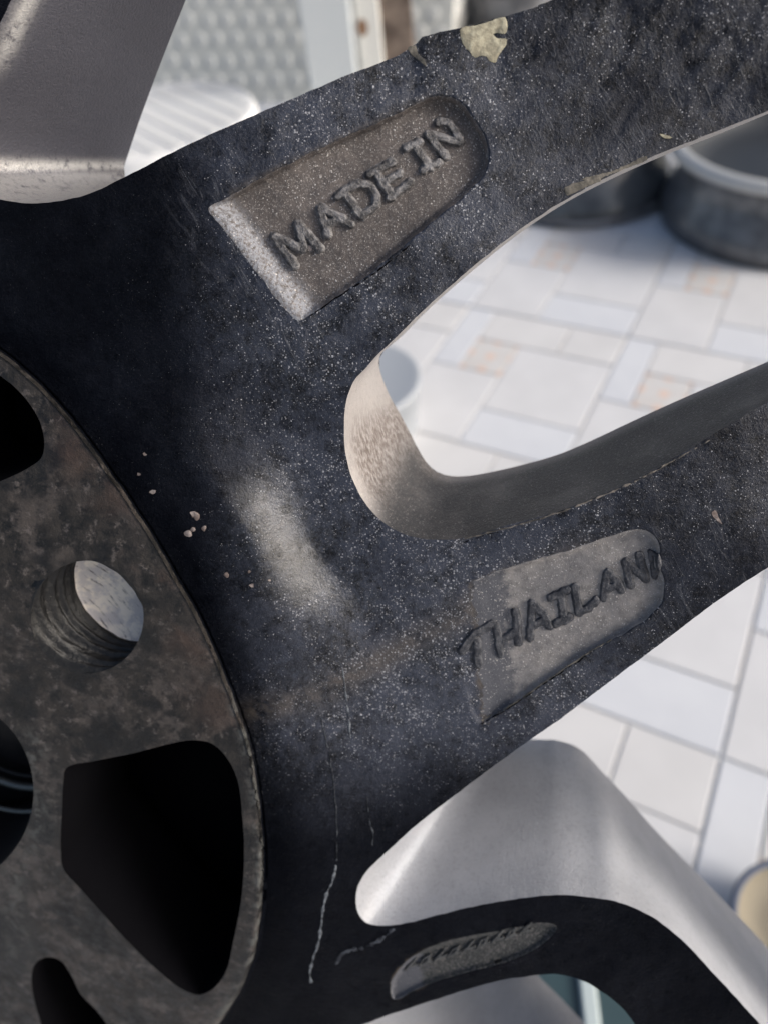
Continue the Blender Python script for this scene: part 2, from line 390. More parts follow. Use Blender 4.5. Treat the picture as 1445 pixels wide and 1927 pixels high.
FX0, FX1, FY0, FY1 = -210, 1640, -240, 2140
frame = [(FX0,FY0),(FX1,FY0),(FX1,FY1),(FX0,FY1)]
STEP_LOOPS = []
def grid_pts():
    gx, gy = np.meshgrid(np.arange(FX0+4, FX1, 8.0), np.arange(FY0+4, FY1, 8.0))
    gx[1::2] += 4
    g = np.c_[gx.ravel(), gy.ravel()]
    gx, gy = np.meshgrid(np.arange(-20, 1460, 4.0), np.arange(150, 1927, 4.0)); f = np.c_[gx.ravel(), gy.ravel()]
    near = np.zeros(len(f), bool)
    for pad in (PAD1, PAD2, PAD3, HUB):
        bb = (f[:,0] > pad[:,0].min()-14) & (f[:,0] < pad[:,0].max()+14) & (f[:,1] > pad[:,1].min()-14) & (f[:,1] < pad[:,1].max()+14)
        dd = np.full(len(f), 1e9); dd[bb] = dist_line(f[bb], pad, True)[0]; near |= dd < 13
        if pad is PAD1: near |= bb & inside(f, pad)
    f = f[near]
    g = g[~np.isin((np.round(g/8)@[1, 9973]), (np.round(f/8)@[1, 9973]))]
    p = np.r_[g, f]; p += rng.uniform(-.7, .7, p.shape)
    keep = np.ones(len(p), bool)
    for wdw in WIN: keep &= ~inside(p, wdw[:, :2])
    loops = [wdw[:, :2] for wdw in WIN]+[POCK1, POCK2, BORE, HOLE1, HOLE2]
    for L in (POCK1, POCK2, BORE, HOLE1, HOLE2): keep &= ~inside(p, L)
    p = p[keep]
    for L in STEP_LOOPS+loops+[HUB, PAD1, PAD2, PAD3]:
        bb = (p[:,0] > L[:,0].min()-5) & (p[:,0] < L[:,0].max()+5) & (p[:,1] > L[:,1].min()-5) & (p[:,1] < L[:,1].max()+5)
        d = np.full(len(p), 9.0); d[bb] = dist_line(p[bb], L, True)[0]; p = p[d > 2.6]
    return p
def offset(L, d):
    t = np.roll(L, -1, 0)-np.roll(L, 1, 0); t /= np.linalg.norm(t, axis=1)[:,None]+1e-9
    nn = np.c_[-t[:,1], t[:,0]]
    if not inside((L+nn*1.5)[::7], L).mean() > .5: nn = -nn
    return L+nn*d
STEPS = [(HUB, (-14, -9, -4, -1, 3, 7, 12)), (PAD2, (3.5, 8)), (PAD3, (3, 8))]
def cdt(loops, pts, outer):
    V = [tuple(v) for v in outer]; E = [(i, (i+1) % len(outer)) for i in range(len(outer))]
    for L in loops:
        s = len(V); n = len(L); V += [tuple(v) for v in L]; E += [(s+i, s+(i+1) % n) for i in range(n)]
    V += [tuple(v) for v in pts]
    r = delaunay_2d_cdt([Vector(v) for v in V], E, [], 0, 1e-4)
    return np.array([tuple(v) for v in r[0]]), np.array([f for f in r[2] if len(f) == 3])

import time; _t = time.time()
STEP_LOOPS += [offset(L, d) for L, ds in STEPS for d in ds]
pts = grid_pts()
loops = [wdw[:, :2] for wdw in WIN]+[POCK1, POCK2, BORE, HOLE1, HOLE2, HUB, PAD1, PAD2, PAD3]+STEP_LOOPS
V2, T = cdt(loops, pts, frame)
ok = (V2[:,0] >= FX0-1) & (V2[:,0] <= FX1+1) & (V2[:,1] >= FY0-1) & (V2[:,1] <= FY1+1)
cen = V2[T].mean(1)
keep = ok[T].all(1)
for L in [wdw[:, :2] for wdw in WIN]+[POCK1, POCK2, BORE, HOLE1, HOLE2]: keep &= ~inside(cen, L)
T = T[keep]; cen = cen[keep]
H0 = height(V2); HR = relief(V2)
V3 = P(V2, H0+HR)
# orient towards +z
a = V3[T]; nz = np.cross(a[:,1]-a[:,0], a[:,2]-a[:,0]); fl = nz[:,2] < 0; T[fl] = T[fl][:, ::-1]; nz[fl] *= -1
VN = np.zeros_like(V3); [np.add.at(VN, T[:,k], nz) for k in range(3)]; VN /= np.linalg.norm(VN, axis=1)[:,None]+1e-20
print('cdt', len(V2), len(T), round(time.time()-_t, 1))

# masks: dust with the barrel's shade painted in, brown silt, scuffs, painted ramp light
def masks(q):
    x, y = q[:,0], q[:,1]
    dust_shade = .05+.93*ss(x+(1000-y)*.12, 340, 640)  # left and bottom fades also paint in the missing barrel's shade
    dust_shade *= 1-.5*ss(x-.2*y, 760, 1050)
    dust_shade *= 1-.95*ss(y+(x-700)*.12, 1290, 1600)
    dust_shade *= 1-.30*ss(x-.45*(y-1100), 1150, 1350)*ss(y, 950, 1050)
    dust_shade = np.clip(dust_shade*(1+.6*fbm(q, .007, 3, 4)), .02, 1)
    dust_shade = np.clip(dust_shade+.5*np.exp(-(dist_line(q, np.array([(780,1330),(850,1180),(900,1080)], float))[0]/70)**2), 0, 1.15)
    brown = .75*np.exp(-(dist_line(q, np.array([(480,1340),(600,1305),(720,1240),(850,1165),(960,1095),(1100,1040)], float))[0]/26)**2)
    brown = np.maximum(brown, .5*np.exp(-(dist_line(q, np.array([(700,650),(840,500),(1000,420)], float))[0]/20)**2)*0)
    brown = np.maximum(brown, .6*np.exp(-(dist_line(q, np.array([(440,362),(620,272),(800,186)], float))[0]/9)**2))
    ih = inside(q, HUB); dh, _ = dist_line(q, HUB, True)
    rust = .7*ss(-dh, -120, -30)*ss(-y, -1480, -1300)*ss(x, 60, 140)*(.6+.5*fbm(q, .015, 9, 3))
    brown = np.where(ih, np.clip(rust*1.5, 0, 1)*ss(dh, 4, 16), brown)
    streak = .5*ss(x, 740, 860)*ss(y, 360, 250)
    streak = np.maximum(streak, .55*np.exp(-(dist_line(q, np.array([(380,330),(470,520),(560,650)], float))[0]/75)**2))
    streak = np.maximum(streak, .5*ss(x-y*.1, 640, 800)*ss(y, 900, 1050)*ss(-y, -1400, -1250))
    pale = ss(-dh, -26, -6)*ss(y, 1240, 1420)+.8*np.exp(-(dist_line(q, np.array([(60,1400),(75,1560),(20,1660),(40,1800)], float))[0]/28)**2)
    streak = np.where(ih, np.clip(pale, 0, 1), streak)
    ip = inside(q, PAD1)
    e, _ = dist_line(q, np.array([(400,400),(562,598)], float))
    streak = np.where(ip, ss(-e, -62, -22)*1.0, streak)  # pale band paints the light on the MADE IN ramp
    for pp in (PAD2, PAD3): streak = np.where(inside(q, pp), 0, streak)
    brown = np.where(ip, 0, brown); i2 = inside(q, PAD2)
    brown = np.where(i2 & (x-.1*(y-1100) > 880), np.clip(1-ss(x-.1*(y-1100), 885, 1010), 0, .8), brown)
    i3 = inside(q, PAD3); brown = np.where(i3, 1-ss(x, 740, 850), brown)
    return np.c_[dust_shade, brown, np.clip(streak, 0, 1)]
MK = masks(V2)
SHINE = np.exp(-(dist_line(V2, np.array([(505,955),(540,1030),(580,1105)], float))[0]/48)**2)*np.clip(.95+.3*fbm(V2, .02, 71, 4), .3, 1)  # local specular boost placed to paint up the shoulder highlight
in_hub = inside(cen, HUB); p1 = inside(cen, PAD1); p2 = inside(cen, PAD2); p3 = inside(cen, PAD3)
left_of = lambda q, a, b: (b[0]-a[0])*(q[:,1]-a[1])-(b[1]-a[1])*(q[:,0]-a[0]) > 0
rest = ~(in_hub | p1 | p2 | p3)
upper = rest & (cen[:,1] < 1000) & ~left_of(cen, (215,345), (665,716)) & (cen[:,0] > 150)
lower = rest & ~upper & ~left_of(cen, (655,870), (672,1690)) & (cen[:,0] > 640) & (cen[:,1] < 1400+(cen[:,0] < 1000)*300) & inside(cen, np.array([(655,870),(672,1690),(700,1700),(1800,900),(1800,500),(700,860)]))
bottom = rest & ~upper & ~lower & inside(cen, np.array([(692,1738),(590,1965),(560,2200),(1800,2400),(1800,1900),(1100,1600)]))
tl = rest & inside(cen, np.array([(-260,-300),(160,-300),(60,-50),(-90,290),(-260,330)]))
shoulder = rest & ~(upper | lower | bottom | tl)
def part(name, mask_, mat, parent=wheel, label=None):
    f = T[mask_]; ids = np.unique(f); mp = np.full(len(V3), -1); mp[ids] = np.arange(len(ids))
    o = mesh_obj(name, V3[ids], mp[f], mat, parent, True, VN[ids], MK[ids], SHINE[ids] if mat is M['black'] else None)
    if label: o['label'] = label
    return o
p2cut = cen[:,0]-.1*(cen[:,1]-1100) < 885+14*fbm(cen*np.array([1.,1.]), .02, 61, 3)
lower |= p2 & p2cut; p2 &= ~p2cut
part('hub_shoulder', shoulder, M['black'])
part('spoke', upper, M['black'], label='dusty black spoke back whose recess reads MADE IN')
part('spoke', lower, M['black'], label='dusty black spoke back whose recess reads THAILAND')
part('spoke', bottom, M['black'], label='clean black curved spoke with a small scripted recess')
if tl.any(): part('spoke', tl, M['black'], label='black spoke corner beyond the silver flank')
hubp = part('hub_face', in_hub, M['hub'])
pads = [part('recessed_panel', p1, M['pad'], label='brown silted recess reading MADE IN'),
        part('recessed_panel', p2, M['pad2'], label='grey silted recess reading THAILAND'),
        part('recessed_panel', p3, M['pad3'], label='small dull recess with slanted script')]

# flanks of the openings
def flank(wdw, depth, mat, maskf=None, ridge=None, bulge=0.0, levels=14, name='spoke_flank', label=None):
    near, far = wdw[:, :2], wdw[:, 2:4]; n = len(near)
    nb = [wb for wa, wb in zip(WIN, WINB) if wa is wdw][0][:, :2]
    A = P(near, height(near)+relief(near)); B = P(far, -depth); A1 = P(nb, height(nb))
    V = []; mk = []
    ctr = near.mean(0)
    for k in range(levels+1):
        t = k/levels
        q = (A if k == 0 else A1)*(1-t)+B*t
        if bulge:                                                  # bow the flank a little along its depth
            q = q + np.array([0,0,1.0])*(bulge*math.sin(math.pi*t))
        if ridge:
            x0, sg, amt = ridge; tt = np.roll(near, -1, 0)-np.roll(near, 1, 0); tt /= np.linalg.norm(tt, axis=1)[:,None]; nn = np.c_[-tt[:,1], tt[:,0]]
            if not inside((near+nn*3)[::9], near).mean() > .5: nn = -nn
            ok = (near[:,1] > 1650)*np.exp(-((near[:,0]-x0)/sg)**2)*math.sin(math.pi*min(1, t*1.15)*.87)**.8*amt if 0 < t < 1 else np.zeros(n)
            q = q+np.c_[nn[:,0], -nn[:,1], np.zeros(n)]*np.asarray(ok)[:,None]
        V.append(q); mk.append(np.c_[np.full(n, .5), np.zeros((n, 2)) if maskf is None else maskf(near, t)])
    V = np.concatenate(V); mk = np.concatenate(mk)
    Fc = [(k*n+i, k*n+(i+1) % n, (k+1)*n+(i+1) % n, (k+1)*n+i) for k in range(levels) for i in range(n)]
    o = mesh_obj(name, V, Fc, mat, wheel, True, None, mk)
    if label: o['label'] = label
    return o
DEP = [.045, .030, .045, .045]
def crease_highlight_mask(q, t):  # worn crease, fillet and bevel with their highlights painted in pale
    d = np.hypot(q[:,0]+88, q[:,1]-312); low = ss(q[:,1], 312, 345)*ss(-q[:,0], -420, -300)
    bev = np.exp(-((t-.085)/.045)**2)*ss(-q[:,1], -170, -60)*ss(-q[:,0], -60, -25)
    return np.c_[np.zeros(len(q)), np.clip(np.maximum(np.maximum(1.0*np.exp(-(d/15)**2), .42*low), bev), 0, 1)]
flank(WIN[0], DEP[0], M['wall_a'], crease_highlight_mask, levels=26, label='smooth violet grey silver flank of the opening at the upper left')
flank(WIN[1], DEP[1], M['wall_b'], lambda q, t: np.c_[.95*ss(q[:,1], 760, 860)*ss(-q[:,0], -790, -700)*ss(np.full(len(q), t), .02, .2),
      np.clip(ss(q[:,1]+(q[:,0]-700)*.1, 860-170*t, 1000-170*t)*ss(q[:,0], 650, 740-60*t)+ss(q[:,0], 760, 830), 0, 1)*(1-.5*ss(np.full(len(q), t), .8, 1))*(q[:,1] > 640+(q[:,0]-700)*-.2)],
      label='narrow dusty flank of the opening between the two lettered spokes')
flank(WIN[2], DEP[2], M['wall_c'], ridge=(1150, 34, .0022), label='broad pale silver flank below the THAILAND spoke')
flank(WIN[3], DEP[3], M['wall_c'], label='silver flank at the bottom edge')

# pockets, bores and holes in the hub face
def well(loop, depth, mat, name, levels=6, scale=1.0, floor=True, rings=0, label=None):
    n = len(loop); A = P(loop, height(loop)+relief(loop)); c = A.mean(0); V = [A]
    for k in range(1, levels+1):
        t = k/levels; q = (A-c)*(1-(1-scale)*t)+c; q[:,2] = A[:,2]-depth*t
        if rings: q[:, :2] = c[:2]+(q[:, :2]-c[:2])*(1+rings*math.sin(k*math.pi*.5))
        V.append(q)
    V = np.concatenate(V); Fc = [(k*n+i, (k+1)*n+i, (k+1)*n+(i+1) % n, k*n+(i+1) % n) for k in range(levels) for i in range(n)]
    if floor: Fc.append(tuple(levels*n+i for i in range(n)))
    o = mesh_obj(name, V, Fc, mat, wheel, True, None, np.tile([.3, .2, .0], (len(V), 1)))
    if label: o['label'] = label
    return o, V[-n:]
well(POCK1, .034, M['pocket'], 'hub_pocket'); well(POCK2, .034, M['pocket'], 'hub_pocket')
well(HOLE2, .020, M['pocket'], 'bolt_hole', scale=.9)
well(BORE, .030, M['bore'], 'centre_bore', scale=.93)

# ridged bolt hole with its bright seat on the far side
hm = Mat('greasy_hole_wall', rough=.42); hn = hm.noise(700, 5, .7)
hm.out(hm.mix(hm.ramp(hn, .50, .74), (.003,.003,.0035), (.024,.024,.023)), .45, hm.bump(hn, .6, .0006))
def ring_levels(levels):
    """(centre px, radius px, height) -> stacked circles"""
    n = 96; V = []
    for cx, cy, r, h in levels:
        V.append(P(circ(cx, cy, r, n), h))
    Fc = [(k*n+i, (k+1)*n+i, (k+1)*n+(i+1) % n, k*n+(i+1) % n) for k in range(len(levels)-1) for i in range(n)]
    return np.concatenate(V), Fc
hh0 = float(height(np.array([(165.,1161.)]))[0]); lv = []
A0 = P(circ(165,1161,106,96), height(circ(165,1161,106,96)))
nlev = 40
V = [A0]; c0 = A0.mean(0); nrm = None
D1 = .0085
c1 = P(np.array([(246.,1112.)]), hh0-D1)[0]
r0 = np.linalg.norm(A0-c0, axis=1).mean(); r1 = np.linalg.norm(P(np.array([(187.,1174.)]), hh0-D1)[0]-c1)
for k in range(1, nlev+1):
    t = k/nlev; c = c0*(1-t)+c1*t; r = r0*(1-t)+r1*t
    r = r*np.array([1+.024*noise.fractal(Vector((3*math.cos(a),3*math.sin(a),t*14)),1,2,3) for a in np.linspace(0,6.283,96,endpoint=False)])[:,None]
    r = r*(1-.026*(1+math.sin(t*2*math.pi*4.5+1.2*math.sin(t*9)))*min(1, 6*t)*(1 if t < .85 else .3))
    q = (A0-c0); q[:,2] *= (1-t); q = q/(np.linalg.norm(q[:, :2], axis=1)[:,None])*r; q = q+c; V.append(q)
Vw = np.concatenate(V); n_ = 96
mesh_obj('bolt_hole', Vw, [(k*n_+i, (k+1)*n_+i, (k+1)*n_+(i+1) % n_, k*n_+(i+1) % n_) for k in range(nlev) for i in range(n_)], hm.m, wheel)['label'] = 'ridged bolt hole through the hub face'
sm_ = Mat('scraped_seat_metal', rough=.4, metal=.35); s1 = sm_.noise(1, 5, .7, co=sm_.map((170,1300,300),(0,0,.87))); s2 = sm_.noise(260, 3, .6)
sm_.out(sm_.mix(sm_.ramp(s1, .30, .46), (.10,.09,.085), sm_.mix(sm_.ramp(s2, .42, .58), (.66,.62,.60), (.95,.87,.76))), .7, sm_.bump(s1, .6, .0006), 0)
LAST = V[-1]; V = [LAST]
for t, k, dz in ((.2,.97,.0006),(.5,.5,.0030),(1,.02,.0045)):
    q = (LAST-c1)*k+c1; q[:,2] = c1[2]-dz*1.0; V.append(q)
SEAT = V[-1]
mesh_obj('bolt_seat', np.concatenate(V), [(k*n_+i, (k+1)*n_+i, (k+1)*n_+(i+1) % n_, k*n_+(i+1) % n_) for k in range(3) for i in range(n_)], sm_.m, wheel)

# rings inside the centre bore
cb = P(np.array([(-118.,1490.)]), float(height(np.array([(-118.,1490.)]))[0]))[0]
rb = np.linalg.norm(P(np.array([(64.,1490.)]), cb[2])[0]-cb)
def ring(R, z, th, mat, name='bore_ring'):
    V = []; n = 96; m = 8; Fc = []
    for i in range(n):
        a = 2*math.pi*i/n
        for j in range(m):
            b = 2*math.pi*j/m; V.append((cb[0]+(R+th*math.cos(b))*math.cos(a), cb[1]+(R+th*math.cos(b))*math.sin(a), cb[2]-z+th*math.sin(b)))
            Fc.append((i*m+j, i*m+(j+1) % m, ((i+1) % n)*m+(j+1) % m, ((i+1) % n)*m+j))
    return mesh_obj(name, V, Fc, mat, wheel)
ring(rb*.90, .020, .0007, M['chrome']); ring(rb*.80, .0265, .0012, M['chrome']); ring(rb*.70, .028, .0006, M['bore'])

# front side of the wheel (closes the casting behind the spokes)
FP = [spline(np.asarray(x)[:, 2:4], 14) for x in (W1, W2, W3, W4)]
FD = [-.045, -.030, -.045, -.045]
fl = [(-210,-240),(1640,-240),(1640,2140),(-210,2140)]
gx, gy = np.meshgrid(np.arange(-200, 1640, 40.), np.arange(-230, 2140, 40.)); g = np.c_[gx.ravel(), gy.ravel()]
def inv_px(v):
    c = (v-CL) @ LB @ CR
    return np.c_[IW/2+F*c[:,0]/-c[:,2], IH/2-F*c[:,1]/-c[:,2]]
SEATP = inv_px(SEAT)
fl_loops = FP
for L in fl_loops: g = g[~inside(g, L)]; g = g[dist_line(g, L, True)[0] > 10]
Vf, Tf = cdt(fl_loops, g, fl); cf = Vf[Tf].mean(1); kf = np.ones(len(Tf), bool)
for L in fl_loops: kf &= ~inside(cf, L)
Tf = Tf[kf]
hf = np.full(len(Vf), -.045)
d2 = dist_line(Vf, FP[1], True)[0]; hf = -.030-.015*ss(d2, 0, 90)
mesh_obj('front_face', P(Vf, hf), Tf, M['wall_a'], wheel, True, None, np.tile([.4, 0, 0], (len(Vf), 1)))

# ------------------------------------------------------------------ raised letters
def zz(ox, oy, k): return lambda pts: np.array([(ox+x/k, oy+y/k) for x, y in pts], float)
za = zz(380, 170, 2.58); zb = zz(820, 970, 3.141); zc = zz(640, 1680, 3.141)
def letter(strokes, wpx, hmm, mat, parent, lab, warp=.55):
    lines = [s for s in strokes]
    allp = np.concatenate(lines); lo = allp.min(0)-wpx*1.8; hi = allp.max(0)+wpx*1.8; st = 1.6
    gx, gy = np.meshgrid(np.arange(lo[0], hi[0], st), np.arange(lo[1], hi[1], st)); ny, nx = gx.shape
    q = np.c_[gx.ravel(), gy.ravel()]
    nq = q + warp*np.c_[fbm(q, .09, 11, 2), fbm(q, .09, 17, 2)]*2.2
    d = np.full(len(q), 1e9)
    for s in lines: d = np.minimum(d, dist_line(nq, s)[0])
    wv = wpx*(1+.22*fbm(q, .07, 23, 2))
    e = d/wv; e0 = e
    hh = hmm*(1-ss(e, .62, 1.18))-.00012*ss(e, 1.1, 1.35)
    hh += .00006*fbm(q, .2, 31, 3)
    V = P(q, height(q)+relief(q)*.9+hh)
    kp = (e < 1.42).reshape(ny, nx)
    Fc = []
    idx = np.arange(ny*nx).reshape(ny, nx)
    k4 = kp[:-1,:-1] & kp[1:,:-1] & kp[:-1,1:] & kp[1:,1:]
    A_ = np.stack([idx[:-1,:-1][k4], idx[1:,:-1][k4], idx[1:,1:][k4], idx[:-1,1:][k4]], 1)
    ids = np.unique(A_); mp = np.full(ny*nx, -1); mp[ids] = np.arange(len(ids))
    o = mesh_obj('raised_letter', V[ids], mp[A_], mat, parent, True, None, np.tile([.5,0,0], (len(ids),1)))
    o['label'] = lab
L1 = [('M', [[(352,712),(455,852)],[(352,712),(495,770)],[(470,650),(495,770)],[(470,650),(572,765)]]),
      ('A', [[(575,575),(612,700)],[(585,570),(722,650)],[(600,650),(680,620)]]),
      ('D', [[(690,490),(775,612)],[(660,515),(700,480),(760,455),(815,462),(850,510),(845,560),(775,612)]]),
      ('E', [[(845,400),(925,515)],[(815,405),(925,348)],[(880,450),(955,405)],[(912,520),(1010,448)]]),
      ('I', [[(1028,268),(1108,375)],[(990,278),(1055,250)],[(1075,388),(1150,345)]]),
      ('N', [[(1098,215),(1182,322)],[(1098,215),(1245,250)],[(1148,155),(1190,148),(1225,190),(1255,245)]])]
for nm, st in L1: letter([za(s) for s in st], 8.4 if nm != 'M' else 8.8, .0008, M['letter'], pads[0], 'raised letter '+nm)
L2 = [('T', [[(150,800),(225,700),(335,640)],[(240,745),(250,880)]]),
      ('H', [[(352,650),(378,815)],[(465,570),(488,750)],[(378,745),(478,680)]]),
      ('A', [[(565,520),(552,722)],[(565,520),(640,590),(668,655)],[(560,655),(650,610)]]),
      ('I', [[(735,460),(755,620)],[(675,485),(775,440)],[(705,640),(790,600)]]),
      ('L', [[(820,420),(840,572)],[(840,572),(900,545),(945,500)]]),
      ('A', [[(1010,335),(990,485)],[(1010,335),(1070,390),(1095,440)],[(1000,440),(1080,405)]]),
      ('N', [[(1120,275),(1148,415)],[(1120,275),(1240,375)],[(1200,235),(1242,375)]]),
      ('D', [[(1262,215),(1290,365)],[(1262,215),(1305,235),(1318,290),(1290,365)]])]
for i, (nm, st) in enumerate(L2): letter([zb(s) for s in st], 7.6 if i < 7 else 4.5, .00055 if i < 5 else .00045, M['letter2'], pads[1], 'raised letter '+nm)
# small slanted script, worn past reading
for k in range(9):
    x = 385+k*84; y = 455-k*26
    st = [[(x,y),(x+30,y-45),(x+62,y-62),(x+50,y-35),(x+20,y-8)], [(x+20,y-8),(x+70,y-30)]] if k % 2 else [[(x,y),(x+66,y-70)],[(x+30,y-20),(x+72,y-34)]]
    letter([zc(s) for s in st], 2.6, .0005, M['letter3'], pads[2], 'small worn slanted character')

# ------------------------------------------------------------------ deposits on the casting
def flake(poly, hgt, mat, name, label=None, jag=2.0, step=4):
    L = spline(poly, step)
    j = np.array([noise.fractal(Vector((a*.12, b*.12, 5)), 1, 2, 3) for a, b in L]); L = L+jag*np.c_[j, j[::-1]]
    gx, gy = np.meshgrid(np.arange(L[:,0].min(), L[:,0].max(), 5.), np.arange(L[:,1].min(), L[:,1].max(), 5.)); g = np.c_[gx.ravel(), gy.ravel()]
    g = g[inside(g, L)]; g = g[dist_line(g, L, True)[0] > 3]
    Vv, Tt = cdt([L], g, [(L[:,0].min()-9, L[:,1].min()-9), (L[:,0].max()+9, L[:,1].min()-9), (L[:,0].max()+9, L[:,1].max()+9), (L[:,0].min()-9, L[:,1].max()+9)])
    Tt = Tt[inside(Vv[Tt].mean(1), L)]
    d = dist_line(Vv, L, True)[0]
    ids = np.unique(Tt); mp = np.full(len(Vv), -1); mp[ids] = np.arange(len(ids))
    z = height(Vv)+relief(Vv)+.00006+hgt*ss(d, 0, 3)
    V = P(Vv, z); f = mp[Tt]; V = V[ids]
    a = V[f]; nz = np.cross(a[:,1]-a[:,0], a[:,2]-a[:,0])[:,2] < 0; f[nz] = f[nz][:, ::-1]
    o = mesh_obj(name, V, f, mat, wheel)
    if label: o['label'] = label
    return o
def crust(name, a, b, sc=700):
    m = Mat(name, rough=.85, spec=.2); n1 = m.noise(sc, 5, .65); n2 = m.noise(sc*.3, 4, .6)
    return m.out(m.mix(m.ramp(m.math('ADD', m.math('MULTIPLY', n1, .5), m.math('MULTIPLY', n2, .5)), .4, .6), a, b), .85, m.bump(n1, .6, .0005))
cream = crust('cream_paint_remnant', (.26,.24,.18), (.48,.45,.34)); greyd = crust('grey_dirt_crust', (.09,.085,.075), (.20,.185,.16)); pinkd = crust('pale_spatter', (.14,.11,.10), (.36,.31,.29)); salt = crust('dried_salt', (.035,.04,.05), (.19,.21,.235), 1500)
flake([(866,55),(892,48),(915,42),(950,33),(952,62),(928,64),(932,70),(952,74),(951,86),(942,98),(936,108),(932,118),(922,116),(914,106),(904,105),(892,108),(884,98),(874,88),(868,74)], .00012, cream, 'paint_chip', 'cream paint remnant on the edge of the spoke', 1.2, 3)
flake([(767,90),(781,86),(786,100),(798,112),(802,124),(790,116),(776,104)], .0001, greyd, 'paint_chip', jag=1, step=3)
flake([(1062,355),(1075,346),(1100,340),(1125,333),(1130,338),(1105,350),(1082,362),(1066,368)], .0002, greyd, 'dirt_crust', jag=1.8, step=3)
flake([(1095,338),(1150,322),(1190,305),(1215,294),(1218,298),(1180,316),(1140,331),(1110,342)], .0001, greyd, 'dirt_crust', jag=2, step=3)
flake([(1240,252),(1258,256),(1264,259),(1250,260)], .0001, cream, 'paint_chip', jag=.5, step=3)
flake([(1338,965),(1345,960),(1352,975),(1358,986),(1348,980)], .0001, pinkd, 'dirt_spot', jag=.5, step=3)
for x, y, r in ((371,972,7),(356,1004,9),(364,996,5),(385,994,5),(288,925,6),(262,893,4),(427,1082,5),(475,1102,5),(273,855,3.5),(365,967,6),(470,1076,3),(508,1092,3),(578,467,9)):
    n = 7; a0 = rng.uniform(0, 6); flake([(x+r*rng.uniform(.5,1.25)*math.cos(a0+6.283*k/n), y+r*rng.uniform(.5,1.25)*math.sin(a0+6.283*k/n)) for k in range(n)], .00018, pinkd, 'dirt_spot', jag=1.2, step=2.5)
def drip(line, wpx, mat, breaks=.35, name='salt_streak'):
    L = spline(np.array(line, float), 3, False); n = len(L)
    t = np.gradient(L, axis=0); t /= np.linalg.norm(t, axis=1)[:,None]+1e-9; nn = np.c_[-t[:,1], t[:,0]]
    L = L+nn*np.array([1.6*noise.fractal(Vector((k*.15, line[0][0], 0)), 1, 2, 3) for k in range(n)])[:,None]
    wv = wpx*np.clip(np.array([.75+1.3*noise.fractal(Vector((k*.22, line[0][1], 4)), 1, 2, 3) for k in range(n)]), .12, 1.8)
    rows = [L-nn*wv[:,None], L, L+nn*wv[:,None]]
    q = np.concatenate(rows); z = height(q)+relief(q)+.00005; z[n:2*n] += .00014
    V = P(q, z); Fc = []
    for r in range(2):
        for k in range(n-1):
            if wv[k] > wpx*breaks: Fc.append((r*n+k, r*n+k+1, (r+1)*n+k+1, (r+1)*n+k))
    return mesh_obj(name, V, Fc, mat, wheel)
faint = crust('faint_salt_line', (.012,.014,.018), (.07,.078,.09), 1500)
drip([(632,1628),(627,1655),(615,1682),(608,1712),(604,1745),(600,1775),(588,1808),(584,1830),(586,1850)], 2.5, salt, .08)
drip([(604,1352),(612,1385),(622,1430),(630,1490),(634,1560),(634,1620)], 1.0, faint, .2)
drip([(646,1262),(650,1300),(656,1345),(660,1388)], 1.5, salt, .15)
drip([(690,1500),(695,1540),(702,1575),(700,1590)], 1.2, faint, .15)
drip([(742,1748),(705,1775),(675,1785),(645,1795),(632,1815)], 3.6, crust('faint_salt', (.012,.014,.02), (.065,.073,.09), 1500), .3)
drip([(873,1014),(905,1006),(960,992),(1040,968),(1120,938),(1200,903),(1265,868),(1335,828)], 1.7, crust('casting_flash_metal', (.06,.058,.055), (.22,.20,.18)), .15, 'casting_flash')
drip([(868,1022),(900,1011),(945,999)], 1.5, M['pocket'], .1, 'crack')
drip([(585,594),(640,556),(705,514),(770,462)], 1.4, M['pocket'], .5, 'crack')
drip([(905,1362),(960,1330),(1030,1282),(1100,1236)], 1.2, M['pocket'], .55, 'crack')
drip([(905,1356),(965,1324),(1040,1272),(1110,1226),(1150,1203)], 1.6, greyd, .4, 'dirt_crust')

# ------------------------------------------------------------------ floor
grout_m = Mat('grout', rough=.9); gn = grout_m.noise(6, 4, .6)
grout_m.out(grout_m.mix(grout_m.ramp(gn, .35, .65), (.51,.53,.55), (.52,.50,.48)), .9)
T_ = S; TA = 1.5*S                                                # module widths across / along
fw = 12.0
floor = mesh_obj('floor', [(-fw,-fw,-.003),(fw+2,-fw,-.003),(fw+2,fw+2,-.003),(-fw,fw+2,-.003)], [(0,1,2,3)], grout_m.m, None, False); tag(floor, kind='structure')
def tile_m(name, a, b, rough=.3):
    m = Mat(name, rough=rough, spec=.5); n1 = m.noise(9, 5, .6); return m.out(m.mix(m.ramp(n1, .35, .7), a, b), rough)
tm = [tile_m('cream_white_tile', (.60,.60,.605), (.645,.645,.65)), tile_m('cool_white_tile', (.59,.61,.65), (.64,.66,.695)), tile_m('white_tile', (.60,.605,.62), (.65,.655,.67))]
fm = Mat('flower_tile', rough=.35)
d0 = fm.n('TexCoord'); mp = fm.n('Mapping'); fm.put(mp.inputs[0], d0.outputs['Generated'])
mp.inputs['Location'].default_value = (0, 0, 0)
mp.inputs['Scale'].default_value = (2, 2, 0)
vv = fm.vor(1.0, co=mp.outputs[0], rand=.12); fb = fm.noise(40, 3, .6)
fm.out(fm.mix(fm.math('MULTIPLY', fm.ramp(vv, .30, .18), .75), fm.mix(fm.ramp(fb, .4, .6), (.60,.595,.59), (.58,.56,.545)), (.70,.50,.40)), .35)
PIECES = [(0,.9,0,2,1),(.9,3.35,0,1,0),(3.35,5,0,1,0),(.9,2.2,1,2,3),(2.2,5,1,3,2),(0,2.2,2,4,2),(2.2,5,3,4,1)]
cache = {}
geo_n = 0; extra_V, extra_F = [[],[],[],[]], [[],[],[],[]]
